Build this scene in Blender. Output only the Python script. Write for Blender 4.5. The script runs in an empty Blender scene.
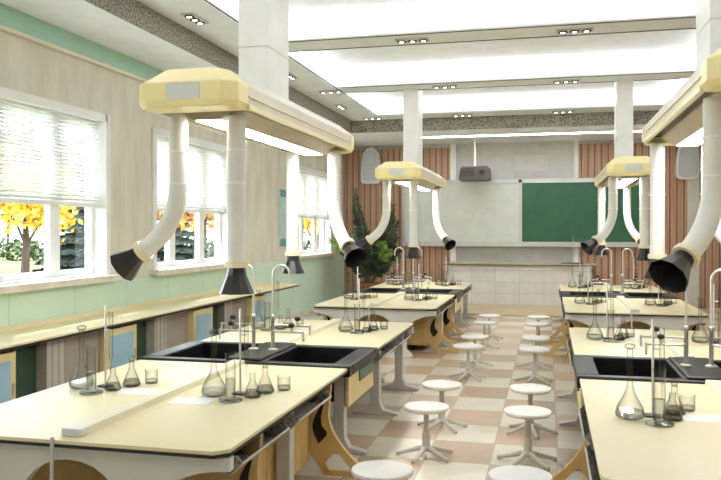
import bpy, math, random
from mathutils import Vector, Matrix
random.seed(7)
PI = math.pi
S = bpy.context.scene
COL = S.collection

# ------------------------------------------------------------------ materials
def lin(c):
    def f(v):
        v /= 255.0
        return v / 12.92 if v <= 0.04045 else ((v + 0.055) / 1.055) ** 2.4
    return tuple(f(v) for v in c) + (1.0,)

def newmat(name):
    m = bpy.data.materials.new(name); m.use_nodes = True
    nt = m.node_tree; nt.nodes.clear()
    out = nt.nodes.new('ShaderNodeOutputMaterial')
    return m, nt, out

def N(nt, t, **kw):
    n = nt.nodes.new(t)
    for k, v in kw.items():
        if k in n.inputs: n.inputs[k].default_value = v
        else: setattr(n, k, v)
    return n

def pmat(name, c, rough=.5, metal=0.0, c2=None, scale=(3, 3, 3), amount=1.0, bump=0.0, detail=4, spec=.5, contrast=(.35, .65)):
    """principled with a noise mix of two colours"""
    m, nt, out = newmat(name)
    b = N(nt, 'ShaderNodeBsdfPrincipled', Roughness=rough, Metallic=metal)
    b.inputs['Specular IOR Level'].default_value = spec
    nt.links.new(b.outputs[0], out.inputs[0])
    if c2 is None: c2 = tuple(max(0, v - 8) for v in c)
    tc = N(nt, 'ShaderNodeTexCoord'); mp = N(nt, 'ShaderNodeMapping'); mp.inputs['Scale'].default_value = scale
    nz = N(nt, 'ShaderNodeTexNoise', Scale=1.0, Detail=detail)
    rp = N(nt, 'ShaderNodeValToRGB')
    rp.color_ramp.elements[0].position = contrast[0]; rp.color_ramp.elements[1].position = contrast[1]
    rp.color_ramp.elements[0].color = lin(c2); rp.color_ramp.elements[1].color = lin(c)
    nt.links.new(tc.outputs['Object'], mp.inputs[0]); nt.links.new(mp.outputs[0], nz.inputs['Vector'])
    nt.links.new(nz.outputs['Fac'], rp.inputs[0]); nt.links.new(rp.outputs[0], b.inputs['Base Color'])
    if bump:
        bp = N(nt, 'ShaderNodeBump', Strength=bump, Distance=.01)
        nt.links.new(nz.outputs['Fac'], bp.inputs['Height']); nt.links.new(bp.outputs[0], b.inputs['Normal'])
    return m

def emat(name, c, strength):
    m, nt, out = newmat(name)
    e = N(nt, 'ShaderNodeEmission', Strength=strength); e.inputs['Color'].default_value = lin(c)
    nt.links.new(e.outputs[0], out.inputs[0])
    return m

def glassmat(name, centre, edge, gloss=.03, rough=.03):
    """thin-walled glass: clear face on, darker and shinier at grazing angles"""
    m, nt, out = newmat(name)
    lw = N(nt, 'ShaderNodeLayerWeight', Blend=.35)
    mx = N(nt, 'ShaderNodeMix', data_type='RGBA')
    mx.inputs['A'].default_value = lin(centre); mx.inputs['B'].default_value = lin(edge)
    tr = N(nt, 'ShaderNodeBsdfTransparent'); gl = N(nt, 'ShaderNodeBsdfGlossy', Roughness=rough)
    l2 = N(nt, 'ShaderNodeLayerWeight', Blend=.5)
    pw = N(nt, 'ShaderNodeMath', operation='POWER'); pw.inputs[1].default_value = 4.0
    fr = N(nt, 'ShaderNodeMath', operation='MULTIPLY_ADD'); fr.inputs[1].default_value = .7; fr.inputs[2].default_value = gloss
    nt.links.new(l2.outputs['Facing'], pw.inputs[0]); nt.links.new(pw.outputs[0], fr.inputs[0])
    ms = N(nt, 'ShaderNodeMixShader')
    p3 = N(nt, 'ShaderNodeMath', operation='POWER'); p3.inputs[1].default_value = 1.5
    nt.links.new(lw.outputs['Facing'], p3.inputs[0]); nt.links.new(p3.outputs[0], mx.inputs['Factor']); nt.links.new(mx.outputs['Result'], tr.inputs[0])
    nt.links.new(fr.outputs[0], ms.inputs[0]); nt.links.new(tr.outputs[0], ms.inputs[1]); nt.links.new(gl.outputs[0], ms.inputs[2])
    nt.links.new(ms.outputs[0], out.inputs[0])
    return m

M = {}
M['top'] = pmat('laminate_cream', (238, 226, 186), .38, c2=(234, 221, 178), scale=(2, 2, 2))
M['edge'] = pmat('black_edge', (38, 34, 32), .5)
M['strip'] = pmat('cream_trough', (238, 231, 204), .4)
M['panel'] = pmat('pale_grey_paint', (222, 219, 211), .5)
M['leg'] = pmat('light_grey_metal', (208, 205, 198), .4)
M['wood'] = pmat('yellow_wood', (220, 188, 126), .5, c2=(206, 172, 108), scale=(6, 6, 1.2), detail=6)
M['dark'] = pmat('plinth_and_hole_shade', (44, 38, 32), .7)
M['tray'] = pmat('grey_mesh', (186, 180, 172), .5, c2=(112, 106, 100), scale=(60, 60, 60), detail=1, metal=.1)
M['trayrim'] = pmat('tray_rim', (205, 200, 190), .4, metal=.2)
M['sink'] = pmat('black_resin', (20, 19, 20), .36, c2=(16, 15, 16))
M['teal'] = pmat('teal_plate', (92, 112, 104), .4)
M['sidepanel'] = pmat('sink_panel', (228, 208, 150), .45)
M['chrome'] = pmat('chrome', (232, 228, 220), .3, .85)
M['knob'] = pmat('black_knob', (30, 28, 28), .35)
M['seat'] = pmat('white_plastic', (238, 235, 228), .35, c2=(232, 229, 221))
M['stoolmetal'] = pmat('white_enamel', (216, 211, 200), .35)
M['hoodend'] = pmat('cream_yellow_shell', (254, 240, 180), .35, c2=(253, 237, 174))
M['hoodbody'] = pmat('ivory_shell', (236, 230, 212), .4)
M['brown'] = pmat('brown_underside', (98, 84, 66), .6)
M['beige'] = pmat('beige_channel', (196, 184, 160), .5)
M['lamp'] = emat('hood_lamp', (252, 252, 250), 8.0)
M['riser'] = pmat('white_duct', (248, 248, 244), .45)
M['pipe'] = pmat('ivory_pipe', (236, 234, 227), .35)
M['collar'] = pmat('yellowed_collar', (238, 226, 192), .4)
M['funnel'] = pmat('black_funnel', (34, 31, 32), .3)
M['plate'] = pmat('grey_blank_plate', (226, 228, 220), .35)
M['wallpaper'] = None
M['green'] = pmat('mint_border', (178, 216, 198), .55)
M['greentrim'] = pmat('cream_bead', (236, 230, 205), .5)
M['ceil'] = pmat('ceiling_white', (241, 244, 250), .7)
M['gapshade'] = pmat('painted_gap_shade', (70, 66, 60), .8)
M['cove'] = emat('cove_led', (250, 252, 255), 1.6)
M['boardlamp'] = emat('board_lamp', (250, 252, 255), 7.0)
M['spotlamp'] = emat('spot_led', (255, 250, 240), 5.0)
M['spotframe'] = pmat('spot_frame', (206, 203, 197), .4)
M['frame'] = pmat('window_white', (246, 246, 244), .4)
M['sill'] = pmat('sill_stone', (234, 226, 212), .4, c2=(220, 210, 194), scale=(8, 8, 8))
M['blind'] = pmat('blind_white', (248, 248, 246), .5)
M['pane'] = glassmat('window_glass', (250, 252, 252), (225, 235, 238))
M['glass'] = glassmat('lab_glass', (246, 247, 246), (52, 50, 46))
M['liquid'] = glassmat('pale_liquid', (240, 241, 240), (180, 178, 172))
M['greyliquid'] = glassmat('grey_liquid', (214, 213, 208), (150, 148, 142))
M['paper'] = pmat('paper', (246, 246, 242), .7)
M['whiteboard'] = pmat('whiteboard', (222, 226, 218), .3)
M['greenboard'] = pmat('greenboard', (52, 104, 76), .5, c2=(48, 98, 71))
M['alu'] = pmat('board_frame', (212, 212, 206), .3, .3)
M['corner'] = pmat('corner_cap', (50, 48, 46), .4)
M['stone'] = pmat('dark_counter', (98, 86, 68), .4)
M['olive'] = pmat('counter_top', (196, 184, 150), .4)
M['projector'] = pmat('projector_body', (88, 80, 77), .4)
M['projdark'] = pmat('projector_dark', (48, 42, 40), .4)
M['spkrim'] = pmat('speaker_rim', (240, 240, 236), .4)
M['spk'] = pmat('speaker_mesh', (214, 218, 222), .6, c2=(190, 194, 200), scale=(60, 60, 60))
M['leafdark'] = pmat('leaf_dark', (52, 66, 36), .5, c2=(34, 46, 26), scale=(5, 5, 5))
M['leaflight'] = pmat('leaf_light', (140, 172, 72), .5, c2=(90, 124, 48), scale=(5, 5, 5))
M['soil'] = pmat('soil', (60, 46, 36), .9)
M['pot'] = pmat('clay_pot', (160, 96, 66), .6)
M['stem'] = pmat('plant_stem', (96, 90, 52), .6)
M['cabblue'] = pmat('blue_door', (160, 196, 212), .4)
M['cabcream'] = pmat('cabinet_cream', (232, 214, 158), .45)
M['pier'] = pmat('grey_pier', (188, 182, 172), .5)
M['pierpanel'] = pmat('grey_back_panel', (164, 154, 142), .5)  # a darker grey brown than the fluted piers
M['kneegreen'] = pmat('dark_green_panel', (52, 76, 60), .6)
M['notice'] = pmat('notice_blue', (186, 212, 216), .5, c2=(214, 228, 226), scale=(1, 5, 5))
M['noticeedge'] = pmat('notice_edge', (118, 168, 176), .5)
M['bark'] = pmat('bark', (84, 66, 52), .9, c2=(58, 46, 38), scale=(8, 8, 2))
M['leafyellow'] = pmat('leaf_yellow', (222, 184, 44), .7, c2=(200, 146, 28), scale=(2, 2, 2))
M['leaforange'] = pmat('leaf_orange', (206, 152, 58), .7, c2=(184, 116, 42), scale=(2, 2, 2))
M['leafpink'] = pmat('leaf_russet', (140, 98, 78), .7, c2=(112, 74, 58), scale=(2, 2, 2))
M['needle'] = pmat('needle_green', (44, 60, 50), .8, c2=(28, 42, 36), scale=(3, 3, 3))
M['hedge'] = pmat('hedge_green', (66, 80, 36), .8, c2=(48, 60, 28), scale=(3, 3, 3))
M['grass'] = pmat('lawn', (104, 112, 54), .9, c2=(86, 96, 44), scale=(.5, .5, .5))
M['path'] = pmat('pale_path', (160, 158, 152), .9)
M['floorsheen'] = pmat('beige_floor_sheen', (206, 184, 146), .4)
M['rear'] = pmat('plain_wall', (226, 220, 204), .7)

def wave_like(name, c1, c2, axis, period, duty, rough=.6, noise=(10, 10, 1.5), c3=None, bumpy=.4):
    """regular stripes along one object axis plus fine noise"""
    m, nt, out = newmat(name)
    b = N(nt, 'ShaderNodeBsdfPrincipled', Roughness=rough)
    tc = N(nt, 'ShaderNodeTexCoord'); sx = N(nt, 'ShaderNodeSeparateXYZ')
    nt.links.new(tc.outputs['Object'], sx.inputs[0])
    d = N(nt, 'ShaderNodeMath', operation='DIVIDE'); d.inputs[1].default_value = period
    fr = N(nt, 'ShaderNodeMath', operation='FRACT'); lt = N(nt, 'ShaderNodeMath', operation='LESS_THAN'); lt.inputs[1].default_value = duty
    nt.links.new(sx.outputs[axis], d.inputs[0]); nt.links.new(d.outputs[0], fr.inputs[0]); nt.links.new(fr.outputs[0], lt.inputs[0])
    mp = N(nt, 'ShaderNodeMapping'); mp.inputs['Scale'].default_value = noise
    nz = N(nt, 'ShaderNodeTexNoise', Scale=1.0, Detail=4.0)
    nt.links.new(tc.outputs['Object'], mp.inputs[0]); nt.links.new(mp.outputs[0], nz.inputs['Vector'])
    rp = N(nt, 'ShaderNodeValToRGB'); rp.color_ramp.elements[0].position = .35; rp.color_ramp.elements[1].position = .65
    rp.color_ramp.elements[0].color = lin(c3 or tuple(v - 14 for v in c1)); rp.color_ramp.elements[1].color = lin(c1)
    nt.links.new(nz.outputs['Fac'], rp.inputs[0])
    mx = N(nt, 'ShaderNodeMix', data_type='RGBA'); mx.inputs['B'].default_value = lin(c2)
    nt.links.new(lt.outputs[0], mx.inputs['Factor']); nt.links.new(rp.outputs[0], mx.inputs['A'])
    nt.links.new(mx.outputs['Result'], b.inputs['Base Color'])
    bp = N(nt, 'ShaderNodeBump', Strength=bumpy, Distance=.01, invert=True)
    nt.links.new(lt.outputs[0], bp.inputs['Height']); nt.links.new(bp.outputs[0], b.inputs['Normal'])
    nt.links.new(b.outputs[0], out.inputs[0])
    return m
M['slats'] = wave_like('wood_slats', (206, 168, 138), (132, 98, 78), 'X', .17, .2, .55, (14, 14, .8), (184, 144, 116), .8)
M['wainscot'] = wave_like('mint_boards', (210, 232, 213), (190, 216, 196), 'Y', 1.2, .02, .5, (1, 1, 1), (204, 228, 208))
M['wallpaper'] = pmat('damask_paper', (229, 226, 211), .75, c2=(215, 210, 192), scale=(1, 4.5, 1.1), detail=5)
M['ribpier'] = wave_like('fluted_pier', (188, 182, 172), (140, 132, 122), 'Y', .11, .2, .5, (4, 4, 4), (176, 170, 160))

def speckle():
    m, nt, out = newmat('speckled_stone')
    b = N(nt, 'ShaderNodeBsdfPrincipled', Roughness=.6)
    tc = N(nt, 'ShaderNodeTexCoord')
    nz = N(nt, 'ShaderNodeTexNoise', Scale=42.0, Detail=2.0)
    rp = N(nt, 'ShaderNodeValToRGB'); e = rp.color_ramp.elements
    e[0].position = .4; e[0].color = lin((92, 88, 82)); e[1].position = .62; e[1].color = lin((190, 184, 174))
    nt.links.new(tc.outputs['Object'], nz.inputs['Vector']); nt.links.new(nz.outputs['Fac'], rp.inputs[0])
    nt.links.new(rp.outputs[0], b.inputs['Base Color']); nt.links.new(b.outputs[0], out.inputs[0])
    return m
M['speckle'] = speckle()

def tiles(name, axes, size, origin, ca, cb, grout, gw, rough, vary=.24):
    """checkered tiles on two object axes with grout lines and tile-to-tile variation"""
    m, nt, out = newmat(name)
    b = N(nt, 'ShaderNodeBsdfPrincipled', Roughness=rough)
    tc = N(nt, 'ShaderNodeTexCoord'); sx = N(nt, 'ShaderNodeSeparateXYZ'); nt.links.new(tc.outputs['Object'], sx.inputs[0])
    def mth(op, a, bb=None):
        n = N(nt, 'ShaderNodeMath', operation=op)
        for i, v in enumerate((a, bb)):
            if v is None: continue
            if isinstance(v, (int, float)): n.inputs[i].default_value = v
            else: nt.links.new(v, n.inputs[i])
        return n.outputs[0]
    idx = []; edge = []
    for ax, sz, og in zip(axes, size, origin):
        q = mth('DIVIDE', mth('SUBTRACT', sx.outputs[ax], og), sz)
        idx.append(mth('FLOOR', q)); f = mth('FRACT', q)
        g = gw / sz
        edge.append(mth('MAXIMUM', mth('LESS_THAN', f, g), mth('GREATER_THAN', f, 1 - g)))
    par = mth('FLOORED_MODULO', mth('ADD', idx[0], idx[1]), 2.0)
    cb_ = N(nt, 'ShaderNodeCombineXYZ'); nt.links.new(idx[0], cb_.inputs[0]); nt.links.new(idx[1], cb_.inputs[1])
    wn = N(nt, 'ShaderNodeTexWhiteNoise', noise_dimensions='2D'); nt.links.new(cb_.outputs[0], wn.inputs['Vector'])
    mx = N(nt, 'ShaderNodeMix', data_type='RGBA'); mx.inputs['A'].default_value = lin(ca); mx.inputs['B'].default_value = lin(cb)
    nt.links.new(par, mx.inputs['Factor'])
    hv = N(nt, 'ShaderNodeHueSaturation')
    nt.links.new(mth('ADD', mth('MULTIPLY', wn.outputs['Value'], vary), 1.0 - vary * .6), hv.inputs['Value'])
    nt.links.new(mx.outputs['Result'], hv.inputs['Color'])
    nz = N(nt, 'ShaderNodeTexNoise', Scale=5.0, Detail=6.0); nt.links.new(tc.outputs['Object'], nz.inputs['Vector'])
    h2 = N(nt, 'ShaderNodeHueSaturation'); nt.links.new(hv.outputs[0], h2.inputs['Color'])
    nt.links.new(mth('ADD', mth('MULTIPLY', nz.outputs['Fac'], .24), .88), h2.inputs['Value'])
    m2 = N(nt, 'ShaderNodeMix', data_type='RGBA'); m2.inputs['B'].default_value = lin(grout)
    nt.links.new(mth('MAXIMUM', edge[0], edge[1]), m2.inputs['Factor']); nt.links.new(h2.outputs[0], m2.inputs['A'])
    nt.links.new(m2.outputs['Result'], b.inputs['Base Color']); nt.links.new(b.outputs[0], out.inputs[0])
    return m
M['floor'] = tiles('floor_tiles', 'XY', (.56, .655), (.08, 7.91), (202, 173, 143), (226, 217, 196), (180, 166, 146), .006, .28)
M['whitetile'] = tiles('white_tiles', 'XZ', (.62, .30), (0, 0), (226, 224, 218), (228, 226, 220), (206, 203, 196), .008, .3, .05)
M['backtile'] = tiles('grey_wall_tiles', 'XZ', (.9, .45), (0, 0), (206, 204, 198), (208, 206, 200), (194, 191, 185), .006, .5, .05)

# ------------------------------------------------------------------ mesh helpers
class MB:
    def __init__(s): s.v = []; s.f = []
    def add(s, vs, fs):
        o = len(s.v); s.v += [tuple(v) for v in vs]; s.f += [tuple(i + o for i in f) for f in fs]; return s
    def box(s, x0, x1, y0, y1, z0, z1):
        vs = [(x, y, z) for x in (x0, x1) for y in (y0, y1) for z in (z0, z1)]
        return s.add(vs, [(0, 1, 3, 2), (4, 6, 7, 5), (0, 4, 5, 1), (2, 3, 7, 6), (0, 2, 6, 4), (1, 5, 7, 3)])
    def prism(s, pts, a0, a1, plane='xy'):
        """extrude a simple polygon; plane names the two in-plane axes"""
        n = len(pts)
        def P(p, a):
            if plane == 'xy': return (p[0], p[1], a)
            if plane == 'xz': return (p[0], a, p[1])
            return (a, p[0], p[1])
        vs = [P(p, a0) for p in pts] + [P(p, a1) for p in pts]
        fs = [tuple(range(n))[::-1], tuple(range(n, 2 * n))] + [(i, (i + 1) % n, n + (i + 1) % n, n + i) for i in range(n)]
        return s.add(vs, fs)
    def lathe(s, prof, seg=20, c=(0, 0, 0), closed=True):
        vs = []; fs = []; n = len(prof)
        for r, z in prof:
            for k in range(seg):
                a = 2 * PI * k / seg; vs.append((c[0] + r * math.cos(a), c[1] + r * math.sin(a), c[2] + z))
        for i in range(n - 1):
            for k in range(seg):
                k2 = (k + 1) % seg
                fs.append((i * seg + k, i * seg + k2, (i + 1) * seg + k2, (i + 1) * seg + k))
        if closed:
            fs.append(tuple(range(seg))[::-1]); fs.append(tuple((n - 1) * seg + k for k in range(seg)))
        return s.add(vs, fs)
    def tube(s, path, r, seg=12, caps=True):
        P = [Vector(p) for p in path]; n = len(P)
        rs = r if isinstance(r, (list, tuple)) else [r] * n
        T = [(P[min(i + 1, n - 1)] - P[max(i - 1, 0)]).normalized() for i in range(n)]
        u = T[0].orthogonal().normalized(); vs = []; fs = []
        for i in range(n):
            u = (u - T[i] * u.dot(T[i])).normalized(); w = T[i].cross(u)
            for k in range(seg):
                a = 2 * PI * k / seg; vs.append(P[i] + (u * math.cos(a) + w * math.sin(a)) * rs[i])
        for i in range(n - 1):
            for k in range(seg):
                k2 = (k + 1) % seg
                fs.append((i * seg + k, i * seg + k2, (i + 1) * seg + k2, (i + 1) * seg + k))
        if caps:
            fs.append(tuple(range(seg))[::-1]); fs.append(tuple((n - 1) * seg + k for k in range(seg)))
        return s.add(vs, fs)
    def cyl(s, a, b, r, seg=14): return s.tube([a, b], r, seg)
    def build(s, name, mat, parent=None, smooth=False, bevel=0, loc=None):
        me = bpy.data.meshes.new(name); me.from_pydata(s.v, [], s.f); me.update()
        import bmesh
        bm = bmesh.new(); bm.from_mesh(me); bmesh.ops.recalc_face_normals(bm, faces=bm.faces); bm.to_mesh(me); bm.free()
        o = bpy.data.objects.new(name, me); COL.objects.link(o)
        me.materials.append(mat)
        if smooth:
            for p in me.polygons: p.use_smooth = True
            me.set_sharp_from_angle(angle=math.radians(38))
        if bevel:
            b = o.modifiers.new('bevel', 'BEVEL'); b.width = bevel; b.segments = 2; b.limit_method = 'ANGLE'; b.angle_limit = math.radians(40)
        if parent: o.parent = parent
        if loc: o.location = loc
        return o

def flat_plate(name, loops, a0, a1, plane, mat, parent):
    """plate with holes: first loop outline, others holes (filled with bmesh triangle fill, then extruded)"""
    import bmesh
    bm = bmesh.new()
    def P(p, a):
        if plane == 'xz': return (p[0], a, p[1])
        if plane == 'yz': return (a, p[0], p[1])
        return (p[0], p[1], a)
    edges = []
    for lp in loops:
        vs = [bm.verts.new(P(p, a0)) for p in lp]
        edges += [bm.edges.new((vs[i], vs[(i + 1) % len(vs)])) for i in range(len(vs))]
    r = bmesh.ops.triangle_fill(bm, use_beauty=True, use_dissolve=False, edges=edges)
    faces = [g for g in r['geom'] if isinstance(g, bmesh.types.BMFace)]
    ex = bmesh.ops.extrude_face_region(bm, geom=faces)
    d = {'xz': (0, a1 - a0, 0), 'yz': (a1 - a0, 0, 0), 'xy': (0, 0, a1 - a0)}[plane]
    bmesh.ops.translate(bm, vec=d, verts=[g for g in ex['geom'] if isinstance(g, bmesh.types.BMVert)])
    bmesh.ops.recalc_face_normals(bm, faces=bm.faces)
    me = bpy.data.meshes.new(name); bm.to_mesh(me); bm.free()
    me.materials.append(mat)
    o = bpy.data.objects.new(name, me); COL.objects.link(o)
    if parent: o.parent = parent
    return o

def smoothed(pts, n=6, closed=True):
    """Catmull-Rom through pts"""
    out = []; L = len(pts)
    rng = range(L) if closed else range(L - 1)
    for i in rng:
        if closed: p0, p1, p2, p3 = pts[i - 1], pts[i], pts[(i + 1) % L], pts[(i + 2) % L]
        else: p0, p1, p2, p3 = pts[max(i - 1, 0)], pts[i], pts[i + 1], pts[min(i + 2, L - 1)]
        for k in range(n):
            t = k / n
            out.append(tuple(.5 * (2 * b + (c - a) * t + (2 * a - 5 * b + 4 * c - d) * t * t + (3 * b - a - 3 * c + d) * t ** 3)
                             for a, b, c, d in zip(p0, p1, p2, p3)))
    if not closed: out.append(tuple(pts[-1]))
    return out

def tag(o, label, cat, group=None, kind=None):
    o['label'] = label; o['category'] = cat
    if group: o['group'] = group
    if kind: o['kind'] = kind
    return o
def thing(name, loc, label, cat, group=None, rz=0):
    o = bpy.data.objects.new(name, None); COL.objects.link(o); o.empty_display_size = .2
    o.location = loc; o.rotation_euler = (0, 0, rz)
    return tag(o, label, cat, group)
def struct(o):
    o['kind'] = 'structure'; return o
def kids(o): return [c for c in bpy.data.objects if c.parent == o]
def copy_tree(o, parent=None):
    c = o.copy(); COL.objects.link(c)
    if parent: c.parent = parent
    for k in kids_map.get(o.name, None) or kids(o): copy_tree(k, c)
    return c
kids_map = {}

# ------------------------------------------------------------------ room constants
XL, XR, YB, YF = -5.7, 4.3, 21.4, -1.6       # left wall, right wall, back wall, wall behind the camera
ZS, ZB, ZC = 4.4, 4.7, 5.02                    # soffit, beams, coffer tops
WIN = [(6.32, 9.12), (10.42, 13.22), (17.15, 19.95), (2.22, 5.02), (-1.3, .95)]  # last two are unseen windows, added to bring in daylight
WZ0, WZ1 = 1.40, 3.45

# ------------------------------------------------------------------ setting
struct(MB().box(XL - .3, XR + .3, YF - .2, YB + .3, -.2, 0).build('floor', M['floor']))
w = MB()
ys = [YF - .2] + sorted(v for p in WIN for v in p) + [YB + .3]
for i in range(0, len(ys), 2): w.box(XL - .3, XL, ys[i], ys[i + 1], 0, 5.3)
for a, b in WIN:
    w.box(XL - .3, XL, a, b, 0, WZ0); w.box(XL - .3, XL, a, b, WZ1, 5.3)
struct(w.build('wall_left', M['wallpaper']))
struct(MB().box(XR, XR + .3, YF - .2, YB + .3, 0, 5.3).build('wall_right', M['rear']))
struct(MB().box(XL, XR, YB, YB + .3, 0, 5.3).build('wall_back', M['backtile']))
struct(MB().box(XL, XR, YF - .2, YF, 0, 5.3).build('wall_front', M['rear']))
# ceiling: soffits, long and cross beams, coffer tops
c = MB()
c.box(XL, -4.73, YF, YB, ZS, 5.3); c.box(3.33, XR, YF, YB, ZS, 5.3); c.box(-4.73, 3.33, 18.45, YB, ZS, 5.3)
c.box(-4.73, -3.95, YF, 18.45, ZB, 5.3); c.box(2.55, 3.33, YF, 18.45, ZB, 5.3)
BEAMS = [(-1.6, -.35 + .6), (3.25, 3.95), (6.85, 7.55), (10.45, 11.15), (14.05, 14.75), (17.65, 18.45)]
BEAMS[0] = (-.35, .35)
for a, b in BEAMS: c.box(-3.95, 2.55, a, b, ZB, 5.3)
c.box(-3.95, 2.55, YF, 18.45, ZC, 5.3)
struct(c.build('ceiling', M['ceil']))
n = 1
for (x0, x1, y0, y1) in ((-4.73, -4.715, YF, 18.435), (3.315, 3.33, YF, 18.435), (-4.73, 3.33, 18.435, 18.45)):
    struct(MB().box(x0, x1, y0, y1, ZS, ZB).build('trim_%d' % n, M['speckle'])); n += 1
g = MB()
for a, b in BEAMS[1:-1]:  # dark strips on the beam undersides, painting the shade of edge gaps
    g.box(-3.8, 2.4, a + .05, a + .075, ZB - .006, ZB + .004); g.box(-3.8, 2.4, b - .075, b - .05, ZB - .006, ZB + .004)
struct(g.build('trim_%d' % n, M['gapshade'])); n += 1
struct(MB().box(-3.93, -3.91, YF, 17.6, ZB - .006, ZB + .004).build('trim_%d' % n, M['gapshade'])); n += 1  # same painted gap shade along the left beam
struct(MB().box(XL, XL + .05, YF, YB, 4.17, ZS).build('trim_%d' % n, M['green'])); n += 1
struct(MB().box(XL, XL + .065, YF, YB, 4.13, 4.17).build('trim_%d' % n, M['greentrim'])); n += 1
struct(MB().box(XL, XL + .02, YF, YB, .08, 1.32).build('trim_%d' % n, M['wainscot'])); n += 1
struct(MB().box(XL, XL + .03, YF, YB, 0, .08).build('baseboard_left', M['panel']))
# back wall: slatted wood panels, white post
struct(MB().box(XL + .02, -2.63, YB - .05, YB, 0, 4.3).build('trim_%d' % n, M['slats'])); n += 1
struct(MB().box(.79, XR - .02, YB - .05, YB, 0, 4.3).build('trim_%d' % n, M['slats'])); n += 1
struct(MB().box(.68, .79, YB - .1, YB, 0, ZS).build('trim_%d' % n, M['riser'])); n += 1
struct(MB().box(-2.63, -2.48, YB - .1, YB, 0, ZS).build('trim_%d' % n, M['riser'])); n += 1
struct(MB().box(3.5, 3.78, YB - .12, YB - .05, 0, 4.3).build('trim_%d' % n, M['panel'])); n += 1

struct(MB().box(-4.9, 3.4, 18.15, YB - .02, 0.0, .05).build('trim_%d' % n, M['floorsheen'])); n += 1  # thin beige slab; its colour stands in for reflection on the far floor
# windows
for i, (a, b) in enumerate(WIN):
    W = MB(); x0, x1 = XL - .24, XL - .16
    t = .09
    W.box(x0, x1, a, b, WZ0, WZ0 + t); W.box(x0, x1, a, b, WZ1 - t, WZ1)
    W.box(x0 + .003, x1 + .003, a, a + t, WZ0 + t, WZ1 - t); W.box(x0 + .003, x1 + .003, b - t, b, WZ0 + t, WZ1 - t)
    m1, m2 = a + .86, b - .86
    for m in (m1, m2): W.box(x0 + .006, x1 + .006, m - .1, m + .1, WZ0 + t, WZ1 - t)
    W.box(x0 + .012, x1 - .006, a + .01, b - .01, 2.34, 2.42)
    # white reveal lining and casing
    W.box(XL - .29, XL, a + .002, a + .03, WZ0, WZ1 - .002); W.box(XL - .29, XL, b - .03, b - .002, WZ0, WZ1 - .002)
    W.box(XL - .29, XL, a + .002, b - .002, WZ1 - .03, WZ1 - .002)
    W.box(XL - .15, XL, a + .032, b - .032, WZ0 + .002, WZ0 + .02)
    W.box(XL + .001, XL + .03, a - .07, a + .03, WZ0 - .02, WZ1 + .07); W.box(XL + .001, XL + .03, b - .03, b + .07, WZ0 - .02, WZ1 + .07)
    W.box(XL + .001, XL + .03, a, b, WZ1 - .03, WZ1 + .07)
    wo = struct(W.build('window_%d' % (i + 1), M['frame']))
    for k, (p, q) in enumerate(((a + t, m1 - .1), (m1 + .1, m2 - .1), (m2 + .1, b - t))):
        MB().box(XL - .205, XL - .197, p, q, WZ0 + t, WZ1 - t).build('pane', M['pane'], wo)
    MB().box(XL - .3, XL + .14, a - .12, b + .12, WZ0 - .085, WZ0).build('sill', M['sill'], wo, bevel=.012)
    # venetian blind
    where = ('nearest window, leftmost in the photo', 'middle window, behind the nearest exhaust hood', 'farthest window, near the plant', 'unseen window added for daylight, left of the view', 'unseen window added for daylight behind the camera')[i]
    bl = thing('venetian_blind', (XL - .09, (a + b) / 2, WZ1), 'white venetian blind half lowered over the ' + where, 'blind', 'window blinds')
    hw = (b - a) / 2 - .04
    MB().box(-.03, .03, -hw, hw, -.06, -.005).build('headrail', M['frame'], bl)
    sl = MB(); z = -.09; ca, sa = math.cos(.62), math.sin(.62)
    while z > -1.12:
        hwid = .026
        sl.add([(-hwid * ca, -hw, z - hwid * sa), (hwid * ca, -hw, z + hwid * sa), (hwid * ca, hw, z + hwid * sa), (-hwid * ca, hw, z - hwid * sa),
                (-hwid * ca, -hw, z - hwid * sa - .003), (hwid * ca, -hw, z + hwid * sa - .003), (hwid * ca, hw, z + hwid * sa - .003), (-hwid * ca, hw, z - hwid * sa - .003)],
               [(0, 1, 2, 3), (7, 6, 5, 4), (0, 4, 5, 1), (1, 5, 6, 2), (2, 6, 7, 3), (3, 7, 4, 0)])
        z -= .047
    sl.build('slats', M['blind'], bl)
    MB().box(-.025, .025, -hw, hw, -1.16, -1.11).build('bottom_rail', M['frame'], bl)
    cd = MB()
    for yy in (-hw * .7, 0, hw * .7): cd.box(.03, .034, yy - .003, yy + .003, -1.13, -.03)
    cd.build('cords', M['frame'], bl)

# ------------------------------------------------------------------ ceiling lights
names = ['above the camera', 'before the nearest ducts', 'above the nearest hoods', 'between the first two beams in view', 'in the farthest bay of the ceiling']
for i in range(len(BEAMS) - 1):
    y0, y1 = BEAMS[i][1], BEAMS[i + 1][0]
    t = thing('cove_light', (-.7, (y0 + y1) / 2, ZC), 'white strip lighting around the recessed ceiling bay ' + names[i], 'ceiling light', 'cove lights of the ceiling bays')
    hy = (y1 - y0) / 2
    MB().box(-3.1, 3.1, hy - .03, hy - .001, -.24, -.04).build('light_strip', M['cove'], t)
    MB().box(-3.1, 3.1, -hy + .001, -hy + .03, -.24, -.04).build('light_strip', M['cove'], t)
    MB().box(-3.249, -3.22, -hy + .05, hy - .05, -.24, -.04).build('light_strip', M['cove'], t)
    MB().box(3.22, 3.249, -hy + .05, hy - .05, -.24, -.04).build('light_strip', M['cove'], t)
t = thing('linear_light', (-.9, 19.3, ZS), 'long white linear light on the low ceiling before the boards', 'ceiling light')
MB().box(-2.6, 3.4, -.1, .1, -.05, -.001).build('housing', M['frame'], t)
MB().box(-2.55, 3.35, -.08, .08, -.062, -.05).build('diffuser', M['boardlamp'], t)

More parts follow.
